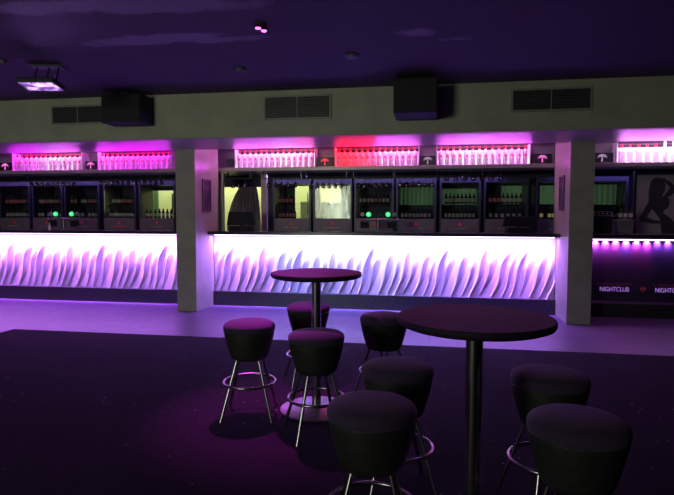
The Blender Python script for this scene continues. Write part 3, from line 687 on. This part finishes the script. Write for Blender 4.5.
# twin magenta spotlight
t = thing('ceiling_spotlight', 'twin magenta lamp on the ceiling', 'spotlight', (-1.44, 4.60, 3.18), .1)
obj('mount', L([(0, 0), (.05, 0), (.05, -.02), (0, -.02)], n=20), 'black', t, True)
for k, (dx, dy) in enumerate(((-.018, -.035), (.018, .035))):
    c = obj('lamp_head', L([(0, -.015), (.026, -.02), (.030, -.05), (.026, -.05), (0, -.05)], n=20, cx=dx, cy=dy), 'black', t, True)
    obj('lens', L([(0, -.0495), (.024, -.0495), (.022, -.056), (0, -.058)], n=20, cx=dx, cy=dy), 'magenta_lens', c, True)
spot('magenta spotlight beam', (-1.45, 4.72, 3.10), (-1.2, 4.18, .7), 760, (1, .05, .85), .72, 1.0, .04)
spot('magenta spotlight wide beam', (-1.45, 4.72, 3.10), (-1.9, 3.4, 0), 10, (1, .08, .6), 1.9, 1.0, .04)
def puck(x, y, label, r=.06, nm='smoke_detector'):
    t = thing(nm, label, 'smoke detector', (x, y, 3.18))
    obj('base', L([(0, 0), (r, 0), (r, -.012), (0, -.012)], n=24), 'black', t, True); obj('cover', L([(r * .85, -.012), (r * .8, -.03), (r * .4, -.042), (0, -.042)], n=24), 'vent', t, True)
puck(-.80, 5.64, 'round dark smoke detector on the ceiling left of the right speaker', .08)
puck(-2.104, 5.935, 'faint grey smoke detector on the ceiling above the middle vent', .07)
puck(-4.48, 5.23, 'small dark smoke detector at the left of the floodlight', .04)
t = thing('dome_camera', 'small grey dome camera below the floodlight', 'camera', (-5.05, 6.3, 3.18))
obj('base', L([(0, 0), (.07, 0), (.07, -.02), (0, -.02)], n=24), 'vent', t, True); obj('dome', L([(.055, -.02), (.05, -.05), (.03, -.075), (0, -.082)], n=24), 'greybox', t, True)

# ------------------------------------------------------------------ cocktail tables
def table(x, y, r_, label):
    t = thing('cocktail_table', label, 'table', (x, y, .0105))
    obj('table_top', L([(0, 1.05), (r_ - .025, 1.05), (r_ - .005, 1.058), (r_, 1.068), (r_, 1.083), (r_ - .004, 1.089), (0, 1.0895)], n=72), 'tabletop', t, True)
    obj('flange', L([(0, 1.03), (.11, 1.032), (.11, 1.0495), (0, 1.0495)], n=32), 'black', t, True)
    obj('pole', L([(0, .02), (.037, .02), (.037, 1.035), (0, 1.035)], n=40), 'polesteel', t, True)
    obj('base', L([(0, 0), (.28, 0), (.285, .008), (.27, .014), (.10, .024), (.05, .034), (0, .034)], n=64), 'brushed', t, True)
table(-.870, 4.17, .355, 'tall round cocktail table with shiny base, farther of the two, near the wave panel')
table(.203, 2.475, .343, 'tall round cocktail table in the foreground with wide dark top')

# ------------------------------------------------------------------ stools
def make_stool():
    t = thing('bar_stool', '', 'stool')
    obj('seat_body', L([(0, .440), (.10, .441), (.128, .447), (.143, .462), (.152, .49), (.168, .545), (.182, .60), (.190, .64), (.192, .655), (.188, .660), (0, .660)], n=56), 'vinyl', t, True)
    obj('cushion', L([(0, .661), (.186, .661), (.194, .666), (.197, .676), (.196, .696), (.188, .710), (.167, .722), (.12, .732), (.06, .7365), (0, .738)], n=56), 'velvet', t, True)
    obj('piping', T([(.1915 * math.cos(2 * PI * k / 48), .1915 * math.sin(2 * PI * k / 48), .6605) for k in range(48)], .0035, n=6, closed=True), 'vinyl', t, True)
    for a in (45, 135, 225, 315):
        c, s = math.cos(math.radians(a)), math.sin(math.radians(a))
        obj('leg', T([(c * .118, s * .118, .455), (c * .118, s * .118, .44), (c * .266, s * .266, .008)], .0115, n=12), 'chrome', t, True)
    obj('foot_ring', T([(.196 * math.cos(2 * PI * k / 56), .196 * math.sin(2 * PI * k / 56), .262) for k in range(56)], .010, n=10, closed=True), 'chrome', t, True)
    return t
ST = [(-1.350, 3.965, 10, 'round black drum stool with magenta lit seat, standing alone left of the far table'),
      (-1.085, 4.85, 25, 'round black drum stool partly hidden behind the far table pole'),
      (-.77, 3.69, 28, 'round black drum stool right in front of the far table base'),
      (-.360, 4.44, 40, 'round black drum stool half behind the near table edge at its back left'),
      (-.165, 2.975, 15, 'round black drum stool at the left of the near table, behind the nearest left stool'),
      (-.240, 2.335, 5, 'round black drum stool nearest the viewer at the left of the near table'),
      (.625, 2.95, 21, 'round black drum stool at the right of the near table, behind the nearest right stool'),
      (.600, 2.30, 60, 'round black drum stool nearest the viewer at the right of the near table')]
st = make_stool()
for i, (x, y, a, lb) in enumerate(ST):
    if i == 0:
        st.location = (x, y, .0105); st.rotation_euler = (0, 0, math.radians(a)); st['label'] = lb; st['group'] = 'drum stools around the cocktail tables'
    else: dup(st, (x, y, .0105), math.radians(a), lb, 'drum stools around the cocktail tables')

# ------------------------------------------------------------------ assumed daylight through the assumed window behind, world
area('window daylight', (-4.15, YF - .22, 2.05), 1.85, 1.55, 205, (.96, 1, .72), rot=(PI / 2, 0, 0))  # assumed source of the neutral light from behind
wd = bpy.data.worlds.new('World'); sc.world = wd; wd.use_nodes = True
wd.node_tree.nodes['Background'].inputs[0].default_value = (.05, .04, .08, 1); wd.node_tree.nodes['Background'].inputs[1].default_value = .1

# ------------------------------------------------------------------ camera
f, pi_, ya, ro = 546.87, .0599, .1677, .0015
F = Vector((-math.sin(ya) * math.cos(pi_), math.cos(ya) * math.cos(pi_), -math.sin(pi_)))
R = Vector((math.cos(ya), math.sin(ya), 0)); U = R.cross(F)
R2 = R * math.cos(ro) + U * math.sin(ro); U2 = U * math.cos(ro) - R * math.sin(ro)
cam = bpy.data.cameras.new('camera'); co = bpy.data.objects.new('camera', cam); COL.objects.link(co)
cam.sensor_width = 36; cam.lens = f / 674 * 36; cam.clip_start = .05
m = Matrix((R2, U2, -F)).transposed().to_4x4(); m.translation = Vector((0, 0, 1.55)); co.matrix_world = m
sc.camera = co
sc.view_settings.view_transform = 'Standard'; sc.view_settings.look = 'None'; sc.view_settings.gamma = 1; sc.view_settings.exposure = 0
sc.view_settings.use_curve_mapping = False
sc.cycles.use_denoising = True
sc.cycles.max_bounces = 6; sc.cycles.transparent_max_bounces = 12; sc.cycles.sample_clamp_indirect = 4
